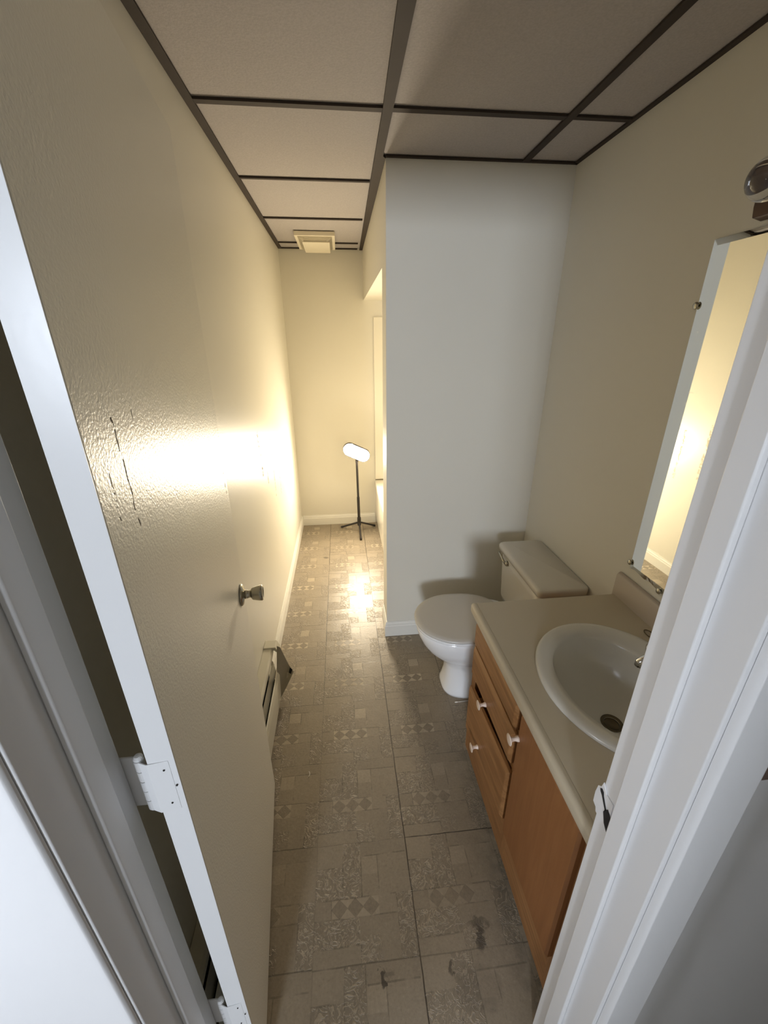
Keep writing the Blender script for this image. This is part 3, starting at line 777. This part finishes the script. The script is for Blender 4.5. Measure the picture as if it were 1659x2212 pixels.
# ------------------------------------------------------------------ hall behind the photographer (only lights the doorway)
HB = -1.05
struct('floor_hall', bx(-1.6, 1.7, -4.2, YH - .02, -.04, 0), M['hallfloor'], 'hall floor outside the bathroom')
struct('ceiling_hall', bx(-1.6, 1.7, -4.2, YH, 2.4, 2.45), M['hall'], 'hall ceiling outside the bathroom')
struct('wall_hall_left', bx(-1.70, -1.6, -4.2, YH + .1, 0, 2.4), M['hall'], 'hall side wall')
struct('wall_hall_right', bx(1.7, 1.8, -4.2, YH + .1, 0, 2.4), M['hall'], 'hall side wall')
bm = bmesh.new(); DX0, DX1 = -.85, -.05
box(bm, -1.6, DX0, HB - .11, HB, 0, 2.4); box(bm, DX1, 1.7, HB - .11, HB, 0, 2.4); box(bm, DX0, DX1, HB - .11, HB, 2.05, 2.4)
struct('wall_hall_blocker', bm, M['hall'], 'added unseen wall with a doorway, shading the right door casing')  # added out of view; its doorway edge keeps daylight off the right casing
WX0, WX1, WZ0, WZ1 = -1.50, -.85, 1.30, 2.05
bm = bmesh.new(); box(bm, -1.6, WX0, -4.3, -4.2, 0, 2.4); box(bm, WX1, 1.7, -4.3, -4.2, 0, 2.4); box(bm, WX0, WX1, -4.3, -4.2, 0, WZ0); box(bm, WX0, WX1, -4.3, -4.2, WZ1, 2.4)
struct('wall_hall_far', bm, M['hall'], 'far wall of the room across the hall with its window')
bm = bmesh.new()
for a in (WX0, (WX0 + WX1) / 2 - .012, WX1 - .024): box(bm, a, a + .024, -4.27, -4.23, WZ0, WZ1)
for a in (WZ0, WZ1 - .024): box(bm, WX0, WX1, -4.27, -4.23, a, a + .024)
struct('window_1', bm, M['trim'], 'window frame in the room across the hall')
# switch plate on the hall wall
swp = thing('switch_plate', 'brown wall switch plate on the white hall wall at the right picture edge', 'light switch', (.535, YH - .004, 1.06))
bm = bx(.4985, .570, YH - .006, YH - .001, 1.108, 1.222); part('plate', bm, M['plate'], swp, bevel=.002)
bm = bx(.529, .539, YH - .014, YH - .006, 1.155, 1.173); part('toggle', bm, M['knobw'], swp, bevel=.001)

# ------------------------------------------------------------------ light
def area(name, loc, rot, sx, sy, power, col):
    l = bpy.data.lights.new(name, 'AREA'); l.shape = 'RECTANGLE'; l.size = sx; l.size_y = sy; l.energy = power; l.color = col
    o = bpy.data.objects.new(name, l); C.objects.link(o); o.location = loc; o.rotation_euler = rot; return o
# daylight entering through the window of the room across the hall
wl = area('window_daylight', ((WX0 + WX1) / 2, -4.33, (WZ0 + WZ1) / 2), (PI / 2, 0, 0), WX1 - WX0, WZ1 - WZ0, 190, (0.80, 0.88, 1.0))
tgt = Vector((.4, 1.6, .5)); wl.rotation_euler = (tgt - wl.location).to_track_quat('-Z', 'Y').to_euler()
# added fill light without a fixture, brightens the left casing
hl_ = area('left_casing_fill', (-1.05, -.06, 1.35), (0, 0, 0), .20, .20, 8.0, (0.84, 0.89, 1.0))
hl_.rotation_euler = (Vector((-.50, .3, .95)) - hl_.location).to_track_quat('-Z', 'Y').to_euler()
w = bpy.data.worlds.new('World'); bpy.context.scene.world = w; w.use_nodes = True
w.node_tree.nodes['Background'].inputs[0].default_value = (0.62, 0.74, 1.0, 1); w.node_tree.nodes['Background'].inputs[1].default_value = 1.0

# ------------------------------------------------------------------ camera
yaw, pitch, roll, fpx = 0.1008, -0.3924, -0.0052, 879.47
fwd = Vector((math.sin(yaw) * math.cos(pitch), math.cos(yaw) * math.cos(pitch), math.sin(pitch)))
right = Vector((math.cos(yaw), -math.sin(yaw), 0)); up = right.cross(fwd)
r2 = right * math.cos(roll) + up * math.sin(roll); u2 = -right * math.sin(roll) + up * math.cos(roll)
cam = bpy.data.cameras.new('Camera'); co = bpy.data.objects.new('Camera', cam); C.objects.link(co)
mw = Matrix((r2, u2, -fwd)).transposed().to_4x4(); mw.translation = (0, 0, 1.62); co.matrix_world = mw
cam.sensor_fit = 'VERTICAL'; cam.sensor_height = 36; cam.sensor_width = 27; cam.lens = fpx / 2212 * 36; cam.clip_start = .02
sc = bpy.context.scene; sc.camera = co
sc.view_settings.view_transform = 'Standard'; sc.view_settings.look = 'None'; sc.view_settings.gamma = 1.0
sc.view_settings.use_curve_mapping = False; sc.view_settings.exposure = -0.06
sc.cycles.max_bounces = 12; sc.cycles.diffuse_bounces = 8
